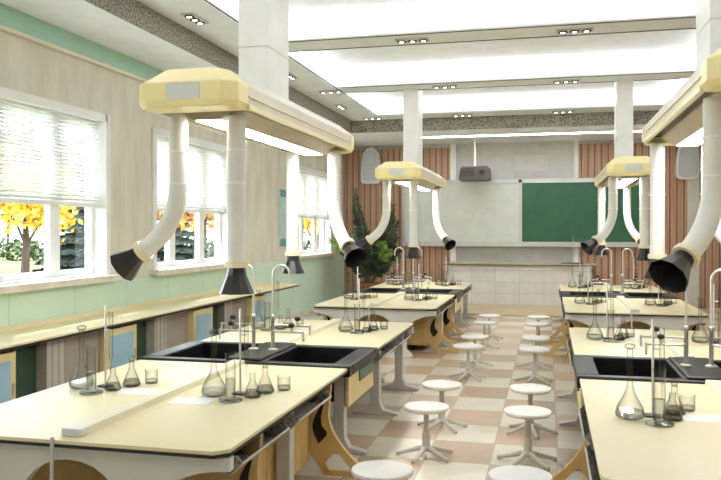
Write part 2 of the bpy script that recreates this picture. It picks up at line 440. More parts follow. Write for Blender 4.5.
spots = [(-.75 + 1.1, 10.8, 0, 'on the nearest visible cross beam, right of centre'), (-1.87, 10.8, 0, 'on the nearest visible cross beam, left of centre'),
         (.32, 14.4, 0, 'on the second cross beam, right of centre'), (-1.88, 14.4, 0, 'on the second cross beam, left of centre'),
         (.33, 18.05, 0, 'on the farthest cross beam, right of centre'), (-1.94, 18.05, 0, 'on the farthest cross beam, left of centre'),
         (-4.1, 14.4, 0, 'where the second cross beam meets the left beam'), (-4.38, 9.05, 1, 'on the left beam above the nearest hood'),
         (-4.38, 12.76, 1, 'on the left beam, hidden partly by the nearest duct'), (-4.38, 16.2, 1, 'on the left beam near the far corner'),
         (-4.1, 18.05, 0, 'in the far left corner of the ceiling')]
proto = None
for x, y, r, lab in spots:
    lab = 'triple ceiling spotlight ' + lab
    if proto is None:
        proto = thing('ceiling_spotlight', (x, y, ZB), lab, 'ceiling light', 'triple ceiling spotlights')
        MB().box(-.24, .24, -.085, .085, -.02, -.0005).build('frame', M['spotframe'], proto, bevel=.005)
        for k in (-1, 0, 1):
            h = MB().lathe([(.062, -.018), (.066, -.03), (.06, -.034), (.032, -.032)], 16, (k * .155, 0, 0)).build('lamp_head', M['corner'], proto, True)
            MB().lathe([(.03, -.033), (.001, -.034)], 16, (k * .155, 0, 0)).build('bulb', M['spotlamp'], h)
        o = proto
    else:
        o = copy_tree(proto); o.location = (x, y, ZB); o['label'] = lab
    o.rotation_euler = (0, 0, PI / 2 if r else 0)

# ------------------------------------------------------------------ lab tables
def arc(cx, cz, r, rz, a0, a1, n=10):
    return [(cx + r * math.cos(math.radians(a0 + (a1 - a0) * k / n)), cz + rz * math.sin(math.radians(a0 + (a1 - a0) * k / n))) for k in range(n + 1)]
L0, L1, L2, L3 = 0, 2.62, 3.77, 6.07     # near top, sink, far top along the table
def make_table(x, y, label, side):
    T = thing('lab_table', (x, y, 0), label, 'table', 'cream island lab tables')
    for k, (a, b) in enumerate(((L0, L1), (L2, L3))):
        c1 = .07 if k == 0 else .0
        c2 = .07 if k == 1 else .0
        def outline(e):
            p = []
            X = 1.0 + e
            A, B = a - (e if k == 0 else 0), b + (e if k == 1 else 0)
            if c1: p += [(-X, A + c1), (-X + c1, A), (X - c1, A), (X, A + c1)]
            else: p += [(-X, A), (X, A)]
            if c2: p += [(X, B - c2), (X - c2, B), (-X + c2, B), (-X, B - c2)]
            else: p += [(X, B), (-X, B)]
            return p
        o = MB().prism(outline(0), .757, .78).build('tabletop', M['top'], T, bevel=.004)
        MB().prism(outline(-.002), .738, .7565).build('edge_band', M['edge'], o)
        # raised trough along the middle
        ya, yb = (.15, L1 - .03) if k == 0 else (L2 + .03, L3 - .15)
        st = MB().prism([(-.062, .7805), (-.055, .822), (.055, .822), (.062, .7805)], ya, yb, 'xz').build('centre_trough', M['strip'], T)
        MB().box(-.066, .066, (ya - .07), ya, .7805, .828).build('end_cap', M['plate'], st, bevel=.006)
    # front white frame with arches
    def frame_loops():
        out = [(-1.0, .73)]
        # left half outwards arch, leg, centre arch, leg, right outward arch
        out += [(px, pz) for px, pz in arc(-1.0, .38, .47, .275, 90, 0, 8)]            # curve down to leg outer side
        out += [(-.53, .12), (-.62, .04), (-.62, 0), (-.2, 0), (-.2, .04), (-.31, .12), (-.32, .34)]
        out += arc(0, .40, .32, .255, 180, 0, 12)
        out += [(.32, .34), (.31, .12), (.2, .04), (.2, 0), (.62, 0), (.62, .04), (.53, .12)]
        out += [(px, pz) for px, pz in arc(1.0, .38, .47, .275, 180, 90, 8)]
        out += [(1.0, .73)]
        return [out]
    for yy in (.06, L3 - .12):
        flat_plate('end_frame', frame_loops(), yy, yy + .06, 'xz', M['panel'], T)
    MB().tube([(-.06, -.014, .0), (-.06, -.014, .80)], .011, 10).build('conduit', M['leg'], T, True)
    # yellow wood cupboards below the near half
    cb = MB().box(-.80, .80, .64, 2.1, .1, .66).build('cupboard', M['wood'], T)
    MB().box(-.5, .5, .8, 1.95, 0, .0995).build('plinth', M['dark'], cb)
    for sx in (-1, 1):
        for k in range(3):
            ya = .66 + k * .48
            MB().box(min(sx * .8005, sx * .815), max(sx * .8005, sx * .815), ya, ya + .465, .12, .64).build('cupboard_door', M['wood'], cb, bevel=.004)
    # S-shaped wooden side plates with openings
    prof = smoothed([(.99, .73), (.985, .66), (.975, .57), (.97, .47), (1.0, .37), (1.06, .27), (1.16, .16), (1.28, .06)], 5, False) + [(1.31, 0), (.93, 0)] + smoothed([(.88, .08), (.79, .2), (.715, .32), (.69, .42), (.70, .52), (.68, .62), (.62, .73)], 5, False)
    hole = smoothed([(.935, .585), (.88, .53), (.84, .45), (.825, .38), (.84, .31)], 4, False) + smoothed([(.88, .245), (.96, .335), (.915, .4), (.91, .48)], 4, False)
    hole2 = [(.94, .10), (1.03, .21), (1.10, .13), (1.18, .04), (.98, .04)]
    plates = [.58, 2.14]
    for yy in plates:
        for sx in (-1, 1):
            f = lambda lp: [(sx * px, max(pz, 0)) for px, pz in lp]
            cp = flat_plate('curved_side_plate', [f(prof), f(hole), f(hole2)], yy - .02, yy + .02, 'xz', M['wood'], T)
            ya = yy + .0205
            MB().prism([(sx * px, pz) for px, pz in ((.78, .66), (.955, .66), (.95, .47), (.98, .36), (.92, .22), (.80, .22))], ya, ya + .012, 'xz').build('recess_shade', M['dark'], cp)  # dark board behind the opening, painting the shade inside
    # upright posts with flared feet
    for yy in (1.3, 2.78, 4.25, 5.6):
        for sx in (-1, 1):
            foot = [(-.05, .73), (.05, .73), (.05, .14), (.09, .06), (.25, .025), (.25, 0), (-.25, 0), (-.25, .025), (-.09, .06), (-.05, .14)]
            MB().prism([(sx * .89 + px * (1 if True else 0), pz) for px, pz in foot], yy - .05, yy + .05, 'xz').build('post', M['leg'], T, bevel=.008)
    # wire mesh book trays under the edge
    for (a, b) in ((.18, .98), (1.2, 2.0), (3.95, 4.7), (4.9, 5.65)):
        for sx in (-1, 1):
            m = MB()
            pf = [(.60, .71), (.60, .63), (.96, .60), (1.03, .665), (1.025, .672), (.955, .608), (.606, .637), (.606, .71)]
            m.prism([(sx * px, pz) for px, pz in pf], a, b, 'xz')
            for e in (a, b - .008): m.prism([(sx * px, pz) for px, pz in ((.6, .71), (.6, .63), (.96, .60), (1.03, .665), (.99, .71))], e, e + .008, 'xz')
            tr = m.build('book_tray', M['tray'], T)
            r = MB().tube([(sx * 1.028, a, .668), (sx * 1.028, b, .668)], .008, 6)
            r.tube([(sx * .958, a, .60), (sx * 1.028, a, .668)], .007, 6); r.tube([(sx * .958, b, .60), (sx * 1.028, b, .668)], .007, 6)
            r.build('rim', M['trayrim'], tr)
    # sink
    m = MB(); z0, z1 = .70, .80
    xs = [-1.02, -.93, -.19, .19, .93, 1.02]
    yA, yB = L1 + .005, L2 - .005
    m.box(-1.02, 1.02, yA, yA + .11, z0, z1); m.box(-1.02, 1.02, yB - .11, yB, z0, z1)
    for a, b in ((-1.02, -.84), (-.20, .20), (.84, 1.02)): m.box(a, b, yA + .11, yB - .11, z0, z1)
    sk = m.build('sink_rim', M['sink'], T, bevel=.012)
    for sx in (-1, 1):
        a, b = sorted((sx * .19, sx * .85)); p, q = yA + .10, yB - .10
        d = MB(); t = .012
        d.box(a, b, p, q, .46, .46 + t); d.box(a, a + t, p, q, .46, .72); d.box(b - t, b, p, q, .46, .72); d.box(a, b, p, p + t, .46, .72); d.box(a, b, q - t, q, .46, .72)
        bs = d.build('basin', M['sink'], sk)
        MB().lathe([(.05, .473), (.04, .478), (.001, .476)], 16, (sx * .5, (p + q) / 2, 0)).build('drain', M['chrome'], bs, True)
    MB().box(-.17, .17, yA + .06, yB - .06, z1 - .002, z1 + .022).build('tap_ledge', M['sink'], sk, bevel=.015)
    # cabinet under the sink with a teal plate
    for sx in (-1, 1):
        a, b = sorted((sx * .955, sx * .985))
        sp = MB().box(a, b, L1 + .1, L2 - .06, .42, .70).build('sink_panel', M['sidepanel'], T, bevel=.004)
        a, b = sorted((sx * .985, sx * 1.0))
        MB().box(a, b, L1 + .48, L2 - .14, .58, .685).build('name_plate', M['teal'], sp)
    MB().box(-.3, .3, L1 + .25, L2 - .25, 0, .42).build('drain_cabinet', M['panel'], T)
    # taps: two columns, each with a swan neck and two side valves
    yc = (L1 + L2) / 2
    for sx in (-1, 1):
        q = MB().lathe([(.05, .823), (.05, .833), (.019, .845), (.018, 1.12), (.024, 1.13), (.024, 1.16), (.012, 1.17)], 14, (sx * .1, yc, 0)).build('tap_column', M['chrome'], T, True)
        path = [(sx * .1, yc, 1.16), (sx * .1, yc, 1.56)] + [(sx * (.185 - .085 * math.cos(t * PI / 10)), yc, 1.56 + .09 * math.sin(t * PI / 10)) for t in range(1, 11)] + [(sx * .272, yc, 1.49)]
        MB().tube(path, .011, 10).build('swan_neck', M['chrome'], q, True)
        for dy, zz, ln in ((.05, 1.06, .36), (-.06, 1.01, .33)):
            v = MB().tube([(sx * .1, yc, zz), (sx * .14, yc + dy, zz), (sx * (.1 + ln), yc + dy, zz)], .010, 8)
            v.cyl((sx * (.1 + ln), yc + dy, zz + .012), (sx * (.1 + ln), yc + dy, zz - .09), .010, 8)
            v.cyl((sx * (.03 + ln * .85), yc + dy, zz), (sx * (.03 + ln * .85), yc + dy, zz + .05), .01, 8)
            vv = v.build('side_valve', M['chrome'], q, True)
            MB().lathe([(.018, 0), (.03, .012), (.03, .034), (.015, .042)], 10, (sx * (.03 + ln * .85), yc + dy, zz + .045)).build('valve_knob', M['knob'], vv, True)
    return T
XLT, XRT, YA, YBT = -2.7, 1.25, 3.88, 11.90
TAB = [(XLT, YA, 'front left', 'left'), (XRT, YA, 'front right', 'right'), (XLT, YBT, 'back left', 'left'), (XRT, YBT, 'back right', 'right')]
TLAB = ['cream island lab table with black sink, front left, nearest the windows', 'cream island lab table with black sink at the front right of the photo',
        'cream island lab table at the back left, in front of the plant', 'cream island lab table at the back right, before the green chalkboard']
tproto = make_table(XLT, YA, TLAB[0], 'left')
allk = {}
for o in bpy.data.objects:
    if o.parent: allk.setdefault(o.parent.name, []).append(o)
def copy_fast(o, parent=None):
    c = o.copy(); COL.objects.link(c)
    if parent: c.parent = parent
    for k in allk.get(o.name, []): copy_fast(k, c)
    return c
for (x, y, w_, s_), lb in list(zip(TAB, TLAB))[1:]:
    o = copy_fast(tproto); o.location = (x, y, 0); o['label'] = lb

# ------------------------------------------------------------------ exhaust hoods
def make_hood(x, y, label):
    H = thing('exhaust_hood', (x, y, 0), label, 'exhaust hood', 'cream exhaust hoods over the lab tables')
    hw, L, zb, ze, zt, ins = .4, 3.67, 2.91, 3.085, 3.20, .13
    b = MB()
    b.prism([(-hw, zb), (-hw, ze), (-hw + ins, zt), (hw - ins, zt), (hw, ze), (hw, zb), (hw - .03, zb), (hw - .03, zb + .1), (-hw + .03, zb + .1), (-hw + .03, zb)], .3, L - .25, 'xz')
    body = b.build('hood_body', M['hoodbody'], H)
    rl = MB()
    for sx in (-1, 1):
        p, q = sorted((sx * hw, sx * (hw + .012)))
        rl.box(p, q, .3, L - .25, zb, zb + .035); rl.box(p, q, .3, L - .25, zb + .09, zb + .1)
    rl.build('side_rail', M['hoodend'], body)
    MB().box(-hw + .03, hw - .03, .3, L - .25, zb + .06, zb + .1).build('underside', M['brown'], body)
    for ya, yb, s in ((0, .3, 1), (L, L - .25, -1)):
        # hipped end cap: octagonal plan, sloped top
        c = .09; e = MB()
        base = [(-hw - .006, yb), (-hw - .006, ya + s * c), (-hw + c, ya), (hw - c, ya), (hw + .006, ya + s * c), (hw + .006, yb)]
        top = [(-hw + ins, yb), (-hw + ins + .02, ya + s * (ins + .09)), (-hw + ins + .09, ya + s * ins), (hw - ins - .09, ya + s * ins), (hw - ins - .02, ya + s * (ins + .09)), (hw - ins, yb)]
        bot = [(px * .93, ya + (py - ya) * .96 + s * .012) for px, py in base]
        bot[0] = (bot[0][0], yb); bot[5] = (bot[5][0], yb)
        vs = [(p[0], p[1], zb - .012) for p in bot] + [(p[0], p[1], zb + .035) for p in base] + [(p[0], p[1], ze) for p in base] + [(p[0], p[1], zt + .006) for p in top]
        fs = [tuple(range(6)), tuple(range(18, 24))]
        for r in range(3):
            for k in range(6):
                fs.append((r * 6 + k, r * 6 + (k + 1) % 6, (r + 1) * 6 + (k + 1) % 6, (r + 1) * 6 + k))
        e.add(vs, fs)
        cap = e.build('end_cap', M['hoodend'], H, bevel=.01)
        if s == 1: MB().box(-.13, .14, -.006, .01, zb + .045, ze - .01).build('blank_plate', M['plate'], cap)
    # lamp trough underneath
    lt = MB().prism([(-.25, zb + .0595), (-.25, zb + .04), (-.115, zb - .05), (.115, zb - .05), (.25, zb + .04), (.25, zb + .0595)], .42, L - .36, 'xz').build('lamp_housing', M['beige'], H)
    MB().box(-.1, .1, .45, L - .39, zb - .057, zb - .0502).build('lamp_tube', M['lamp'], lt)
    # square duct up to the ceiling
    d = MB().box(-.14, .14, 1.4, 2.0, zt - .02, 3.66).box(-.132, .132, 1.408, 1.992, 3.66, 3.668).box(-.14, .14, 1.4, 2.0, 3.668, ZC - .001)
    return H, d
def arm(H, ax, ay, bend):   # far arms that bend are swung towards the near end
    A = MB(); r = .075; zt = 2.89; px = py = 0
    if bend == 0:
        path = [(px, py, zt), (px, py, 1.72)]; end = Vector((px, py, 1.72)); dr = Vector((0, 0, -1))
    else:
        path = [(px, py, zt), (px, py, 2.36)]
        R = .62
        for k in range(1, 9):
            a = math.radians(55) * k / 8
            path.append((px + bend * (R - R * math.cos(a)), py, 2.36 - R * math.sin(a)))
        end = Vector(path[-1]); dr = Vector((bend * math.sin(math.radians(55)), 0, -math.cos(math.radians(55))))
        path.append(tuple(end + dr * .06)); end = Vector(path[-1])
    pipe = A.tube(path, r, 18).build('exhaust_arm', M['pipe'], H, True, loc=(ax, ay, 0))
    if bend > 0: pipe.rotation_euler = (0, 0, -.8)
    for zz in (2.62, 2.36):
        MB().lathe([(r, -.008), (r + .006, -.008), (r + .006, .008), (r, .008)], 18, (px, py, zz), False).build('pipe_joint', M['riser'], pipe, True)
    def along(prof, seg=16, closed=False):
        m = MB().lathe(prof, seg, (0, 0, 0), closed)
        q = Vector((0, 0, 1)).rotation_difference(dr)
        m.v = [tuple(end + q @ Vector(v)) for v in m.v]
        return m
    along([(.05, -.02), (.092, -.02), (.096, 0), (.092, .03), (.05, .03)], 16, True).build('collar', M['collar'], pipe, True)
    along([(.07, .028), (.074, .06), (.08, .09), (.14, .235), (.135, .235), (.075, .09), (.066, .06)], 10).build('funnel', M['funnel'], pipe, False)
HO = [(-2.62, 5.2, 'cream exhaust hood hanging over the front left lab table, largest in the photo'), (1.39, 5.2, 'cream exhaust hood over the front right lab table, cut off by the right photo edge'),
      (-2.57, 13.2, 'cream exhaust hood hanging over the back left lab table, before the whiteboard'), (1.35, 13.2, 'cream exhaust hood hanging over the back right lab table, before the chalkboard')]
hproto = None
for x, y, lb in HO:
    if hproto is None:
        hproto, d = make_hood(x, y, lb)
        d.build('square_duct', M['riser'], hproto, bevel=.006)
        for (px, py, bd) in ((-.28, .5, -1), (.22, .5, 0), (-.28, 3.36, 0), (.22, 3.36, 1)): arm(hproto, px, py, bd)
        allk.clear()
        for o in bpy.data.objects:
            if o.parent: allk.setdefault(o.parent.name, []).append(o)
    else:
        o = copy_fast(hproto); o.location = (x, y, 0); o['label'] = lb
        if x > 0:
            for k in bpy.data.objects:
                if k.parent == o and k.name.startswith('exhaust_arm') and k.location.x < 0 and k.location.y < 1: k.rotation_euler = (0, 0, .8 if y < 6 else .5)

# ------------------------------------------------------------------ stools
def make_stool(label):
    T = thing('lab_stool', (0, 0, 0), label, 'stool', 'white round lab stools')
    MB().lathe([(.02, .405), (.165, .405), (.19, .412), (.202, .43), (.197, .445), (.17, .452), (.001, .453)], 32).build('seat', M['seat'], T, True)
    cl = MB().lathe([(.024, .06), (.024, .405)], 16).build('column', M['stoolmetal'], T, True)
    MB().lathe([(.036, .05), (.036, .2), (.03, .21), (.02, .21)], 16).build('sleeve', M['stoolmetal'], cl, True)
    for k in range(5):
        a = 2 * PI * k / 5 + .35
        P = [Vector((math.cos(a) * d_, math.sin(a) * d_, z_)) for d_, z_ in ((.0, .075), (.06, .073), (.13, .05), (.22, .026), (.262, .02))]
        lg = MB().tube(P, [.024, .024, .019, .016, .013], 10).build('leg', M['stoolmetal'], T, True)
        MB().lathe([(.012, 0), (.018, .004), (.016, .02)], 10, (math.cos(a) * .25, math.sin(a) * .25, 0)).build('foot', M['leg'], lg, True)
    return T
sproto = None
rowL = [4.86, 6.71, 7.72, 10.38, 11.35, 13.1, 14.2]; rowR = [4.95, 6.74, 7.74, 10.34, 11.4, 13.13, 14.22]
ordn = ['nearest', 'second', 'third', 'fourth', 'fifth', 'sixth', 'farthest']
SP = [(-1.04, y, 'white round lab stool, %s from the camera in the left row of the aisle' % ordn[i]) for i, y in enumerate(rowL)]
SP += [(-.17, y, 'white round lab stool, %s from the camera in the right row of the aisle' % ordn[i]) for i, y in enumerate(rowR)]
SP += [(-3.46, 4.21, 'white stool tucked under the front left lab table, at the lower left photo corner')]
for i, (x, y, lb) in enumerate(SP):
    if sproto is None:
        sproto = o = make_stool(lb)
        for k in bpy.data.objects:
            if k.parent: allk.setdefault(k.parent.name, []).append(k) if k.parent == o or k.parent.parent == o else None
    else:
        o = copy_fast(sproto); o['label'] = lb
    o.location = (x, y, 0); o.rotation_euler = (0, 0, random.uniform(0, 2))

# ------------------------------------------------------------------ glassware
def ware(kind, label, group):
    T = thing(kind, (0, 0, 0), label, {'volumetric_flask': 'flask', 'measuring_cylinder': 'cylinder', 'burette': 'burette', 'conical_flask': 'flask', 'beaker': 'beaker', 'stoppered_flask': 'flask'}[kind], group)
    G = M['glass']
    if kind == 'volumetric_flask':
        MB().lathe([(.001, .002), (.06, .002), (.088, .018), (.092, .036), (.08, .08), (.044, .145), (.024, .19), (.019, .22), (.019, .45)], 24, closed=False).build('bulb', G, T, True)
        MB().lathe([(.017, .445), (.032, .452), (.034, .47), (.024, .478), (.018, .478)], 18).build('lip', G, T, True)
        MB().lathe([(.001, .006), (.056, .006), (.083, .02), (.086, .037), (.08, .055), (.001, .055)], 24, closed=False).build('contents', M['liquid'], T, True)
    elif kind == 'measuring_cylinder':
        MB().lathe([(.001, .012), (.078, .0), (.085, .004), (.082, .014), (.04, .022)], 24, closed=False).build('foot', G, T, True)
        MB().lathe([(.036, .02), (.036, .33), (.044, .345)], 20, closed=False).build('tube', G, T, True)
        MB().lathe([(.001, .024), (.032, .024), (.032, .16), (.001, .16)], 18, closed=False).build('contents', M['liquid'], T, True)
    elif kind == 'burette':
        MB().box(-.05, .05, -.04, .04, 0, .014).build('base_plate', M['corner'], T, bevel=.004)
        MB().lathe([(.008, .014), (.008, .62), (.004, .63)], 10).build('rod', M['chrome'], T, True)
        c_ = MB().cyl((0, 0, .44), (.05, 0, .44), .006, 8).build('clamp', M['chrome'], T, True)
        MB().lathe([(.003, .12), (.006, .2), (.017, .24), (.017, .58)], 14, (.055, 0, 0), False).build('glass_tube', G, T, True)
    elif kind in ('conical_flask', 'stoppered_flask'):
        s = .9 if kind == 'conical_flask' else 1.0
        MB().lathe([(.001, .002), (.06 * s, .002), (.07 * s, .012), (.066 * s, .03), (.024, .13 * s), (.021, .145 * s), (.021, .19 * s), (.026, .196 * s)], 20, closed=False).build('body', G, T, True)
        MB().lathe([(.001, .005), (.058 * s, .005), (.066 * s, .014), (.048 * s, .055), (.001, .055)], 20, closed=False).build('contents', M['greyliquid'], T, True)
        if kind == 'stoppered_flask':
            MB().lathe([(.016, .185), (.019, .2), (.024, .205), (.024, .225), (.014, .235)], 14).build('stopper', G, T, True)
    else:
        MB().lathe([(.001, .002), (.044, .002), (.05, .01), (.05, .1), (.056, .108)], 20, closed=False).build('cup', G, T, True)
        MB().lathe([(.001, .006), (.046, .006), (.046, .035), (.001, .035)], 20, closed=False).build('contents', M['liquid'], T, True)
    return T
KN = {'volumetric_flask': 'tall necked glass volumetric flask', 'measuring_cylinder': 'clear glass measuring cylinder', 'burette': 'slender burette stand',
      'conical_flask': 'small open conical flask', 'beaker': 'small clear glass beaker', 'stoppered_flask': 'stoppered conical flask'}
OFF = {'volumetric_flask': (-.15, .07), 'measuring_cylinder': (.02, -.07), 'burette': (.0, .16), 'conical_flask': (.12, .08), 'stoppered_flask': (.16, .25), 'beaker': (.26, .38)}
protos = {}
for (tx, ty, tn, side) in TAB:
    for hn, hy in (('near half', 1.25), ('far half', 4.95)):
        for sn, sxx in (('left side', -.60), ('right side', .50)):
            for kind in OFF:
                lb = '%s on the %s table, %s, %s' % (KN[kind], tn, hn, sn)
                if kind not in protos:
                    protos[kind] = o = ware(kind, lb, KN[kind] + 's')
                    for k in bpy.data.objects:
                        if k.parent == o: allk.setdefault(o.name, []).append(k)
                else:
                    o = copy_fast(protos[kind]); o['label'] = lb
                ox, oy = OFF[kind]
                j = lambda: random.uniform(-.012, .012)
                o.location = (tx + sxx + ox + j(), ty + hy + oy + j(), .7802); o.rotation_euler = (0, 0, random.uniform(-.6, .6))
for (x, y, r, lb) in ((-2.97, 5.2, .25, 'white sheet of paper left of the middle trough on the front left lab table'), (-2.44, 5.0, .1, 'white sheet of paper right of the middle trough on the front left lab table'),
                      (.98, 5.32, .15, 'white sheet of paper on the front right lab table')):
    o = MB().box(-.15, .15, -.105, .105, 0, .002).build('paper_sheet', M['paper']); tag(o, lb, 'paper')
    o.location = (x, y, .7803); o.rotation_euler = (0, 0, r)

# ------------------------------------------------------------------ wall counter with cabinets
CX0, CX1, CZ = XL + .02, -4.95, .9
t = thing('side_counter', (XL, 7, 0), 'long cream worktop with dark edge along the mint wall under the windows', 'counter')
MB().box(.022, CX1 - XL, -5.5, 8.05, CZ - .024, CZ).build('worktop', M['top'], t, bevel=.004)
MB().box(.022, CX1 - XL - .003, -5.5, 8.047, CZ - .05, CZ - .0245).build('edge_band', M['edge'], t)
MB().box(.022, .05, -5.5, 8.05, CZ, CZ + .05).build('upstand', M['top'], t)
PER = 2.25
for k in range(-1, 4):
    y0 = 5.78 + k * PER      # near face of the cabinet
    nm = ['nearest', 'second', 'third', 'fourth', 'farthest'][k + 1]
    # from near to far: cabinet (cream side, blue door), knee space, fluted pier, grey panel
    c = thing('base_cabinet', (CX1, y0, 0), '%s cream base cabinet with light blue door under the wall counter' % nm, 'cabinet', 'cream and blue cabinets under the wall counter')
    MB().box(-.62, -.07, 0, .66, .08, .82).build('body', M['cabcream'], c)
    MB().box(-.58, -.12, .03, .63, 0, .08).build('plinth', M['dark'], c)
    dr = MB().box(-.07, -.045, 0, .66, .08, .82).build('door', M['cabcream'], c, bevel=.004)
    MB().box(-.045, -.04, .07, .58, .14, .74).build('door_panel', M['cabblue'], dr)
    MB().box(-.045, -.025, .605, .625, .40, .52).build('handle', M['chrome'], dr)
    if k == 3: break
    gp = MB().box(CX1 - .23, CX1 - .2, y0 + .67, y0 + 1.17, 0, CZ - .055).build('knee_panel', M['kneegreen'])
    tag(gp, 'dark green panel in the knee space beyond the %s base cabinet' % nm, 'panel', 'dark green panels under the wall counter')
    p = MB().box(CX1 - .23, CX1 - .08, y0 + 1.18, y0 + 1.5, 0, CZ - .055).build('counter_pier', M['ribpier'])
    tag(p, '%s grey fluted pier carrying the counter under the windows' % nm, 'pier', 'grey piers under the wall counter')
    p = MB().box(CX1 - .18, CX1 - .14, y0 + 1.51, y0 + PER - .01, 0, CZ - .055).build('modesty_panel', M['pierpanel'])
    tag(p, 'grey brown panel beside the %s fluted pier under the wall counter' % nm, 'panel', 'grey panels under the wall counter')

# ------------------------------------------------------------------ front of the room
t = thing('teacher_counter', (-.72, 20.8, .0505), 'white tiled demonstration counter with dark top below the boards', 'counter')
MB().box(-1.88, 1.80, -.35, .35, 0, 1.03).build('tiled_body', M['whitetile'], t)
tp = MB().box(-1.95, 1.92, -.42, .45, 1.055, 1.085).build('worktop', M['olive'], t)
MB().box(-1.95, 1.92, -.42, .45, 1.03, 1.0545).build('edge_band', M['stone'], tp)
q = MB().cyl((1.36, .1, 1.085), (1.36, .1, 1.7), .014, 8)
q.tube([(1.36, .1, 1.66), (1.36, .1, 1.72), (1.36, .06, 1.76), (1.36, 0, 1.76), (1.36, -.05, 1.70)], .013, 8)
q.build('swan_neck_tap', M['chrome'], t, True)
MB().box(1.05, 1.6, -.2, .25, 1.0855, 1.10).build('sink_rim', M['sink'], t)

t = thing('sliding_board', (-.75, YB - .17, 0), 'wide silver framed board, whiteboard left and green chalkboard right, on the back wall', 'board')
z0, z1 = 1.6, 3.36; xa, xb = -3.17, 3.2
MB().box(xa, xb, 0, .1, z0, z1).build('board_back', M['alu'], t)
f = MB(); f.box(xa - .04, xb + .04, -.06, 0, z1 - .09, z1 + .02); f.box(xa - .04, xb + .04, -.08, 0, z0 - .04, z0 + .09)
f.box(xa - .04, xa + .05, -.06, 0, z0, z1); f.box(xb - .05, xb + .04, -.06, 0, z0, z1); f.box(-.02, .07, -.06, 0, z0, z1)
f.build('board_frame', M['alu'], t)
MB().box(xa + .05, -.02, -.03, -.001, z0 + .09, z1 - .09).build('whiteboard', M['whiteboard'], t)
MB().box(.07, xb - .05, -.03, -.001, z0 + .09, z1 - .09).build('chalkboard', M['greenboard'], t)
cc = MB()
for px, pz in ((.02, z1 - .03), (.02, z0 + .05), (xa, z0 + .04)): cc.box(px - .04, px + .04, -.075, -.055, pz - .04, pz + .04)
cc.build('corner_caps', M['corner'], t)

t = thing('projector', (-1.86, 20.3, 0), 'grey projector hanging on a white pole above the whiteboard', 'projector')
MB().prism([(-.40, 3.30), (-.36, 3.60), (-.30, 3.66), (.34, 3.66), (.40, 3.60), (.42, 3.34), (.36, 3.28), (-.34, 3.28)], -.28, .28, 'xz').build('body', M['projector'], t, bevel=.02)
MB().cyl((0, 0, 3.65), (0, 0, ZS), .03, 12).build('pole', M['riser'], t, True)
MB().lathe([(.12, ZS - .03), (.12, ZS - .001)], 16).build('ceiling_plate', M['riser'], t, True)
MB().tube([(.2, -.285, 3.5), (.2, -.31, 3.5)], [.075, .07], 16).build('lens', M['projdark'], t, True)
g = MB()
for k in range(5): g.box(-.3, .02, -.29, -.279, 3.40 + k * .045, 3.42 + k * .045)
g.build('vent', M['projdark'], t)

shield = smoothed([(0, .5), (.17, .42), (.25, .15), (.28, -.2), (.27, -.42), (.2, -.5), (0, -.51), (-.2, -.5), (-.27, -.42), (-.28, -.2), (-.25, .15), (-.17, .42)], 4)
for x, lb in ((-4.86, 'pale shield shaped speaker high on the back wall, left of the boards'), (3.48, 'grey shield shaped speaker high on the back wall, right of the boards')):
    t = thing('wall_speaker', (x, YB - .06, 3.82), lb, 'speaker', 'wall speakers beside the boards')
    MB().prism(shield, -.22, -.0, 'xz').build('shell', M['spkrim'], t, bevel=.02)
    MB().prism([(px * .84, pz * .88) for px, pz in shield], -.25, -.22, 'xz').build('grille', M['spk'], t, bevel=.01)
    MB().box(-.05, .05, -.1, 0, .48, .56).build('bracket', M['spkrim'], t)

t = thing('notice_board', (XL, 16.22, 2.27), 'pale blue notice board on the papered wall between windows', 'notice board')
MB().box(0.001, .03, -.32, .32, -.62, .62).build('sheet', M['notice'], t)
for za, zb_ in ((.46, .62), (-.62, -.46)): MB().box(.0305, .036, -.32, .32, za, zb_).build('band', M['noticeedge'], t)

# potted plant: tall bare-ish frond, dense dark leaves, light green side leaves
pl = thing('potted_plant', (-4.55, 19.6, .0505), 'tall leafy potted plant in the back left corner behind the lab table', 'plant')
MB().lathe([(.2, 0), (.24, .02), (.32, .5), (.35, .52), (.35, .58), (.30, .58), (.29, .52)], 24).build('pot', M['pot'], pl, True)
MB().lathe([(.29, .5), (.15, .53), (.001, .54)], 20).build('soil', M['soil'], pl, True)
def frond(m, base, tip, lift, n, ll, droop, rnd, start=.25, wd=.16):
    B, T_ = Vector(base), Vector(tip); pts = []
    for k in range(n + 1):
        u = k / n; p = B.lerp(T_, u) + Vector((0, 0, lift * math.sin(u * PI) if lift else 0)); pts.append(p)
    for k in range(int(n * start), n + 1):
        p = pts[k]; d = (pts[min(k + 1, n)] - pts[max(k - 1, 0)]).normalized()
        sd = d.cross(Vector((0, 1, .2))).normalized()
        u = k / n; l = ll * (1 - .75 * max(0, u - .5) * 1.6) * rnd.uniform(.75, 1.1)
        for s in (-1, 1):
            dv = (sd * s + d * .7 + Vector((0, rnd.uniform(-.7, .7), -droop))).normalized()
            wv = dv.cross(Vector((rnd.uniform(-.3, .3), 1, rnd.uniform(-.3, .3)))).normalized() * l * wd
            a = p; b = p + dv * l * .5; c2 = p + dv * l + Vector((0, 0, -droop * l * .3))
            m.add([a, b + wv, c2, b - wv], [(0, 1, 2, 3)])
    return pts
rnd = random.Random(3); dk = MB(); lt = MB(); st = MB()
def fr(m, base, tip, lift, n, ll, droop, start=.25, wd=.16):
    pts = frond(m, base, tip, lift, n, ll, droop, rnd, start, wd); st.tube(pts, [.014] * len(pts), 5)
fr(dk, (0, 0, .53), (-.42, .1, 3.0), 0, 44, .26, .1, .3, .25)
fr(dk, (.05, 0, .53), (-.22, -.1, 2.4), .1, 36, .26, .1, .3, .25)
fr(dk, (.1, 0, .53), (.62, .1, 2.6), .1, 40, .3, .2, .3, .2)
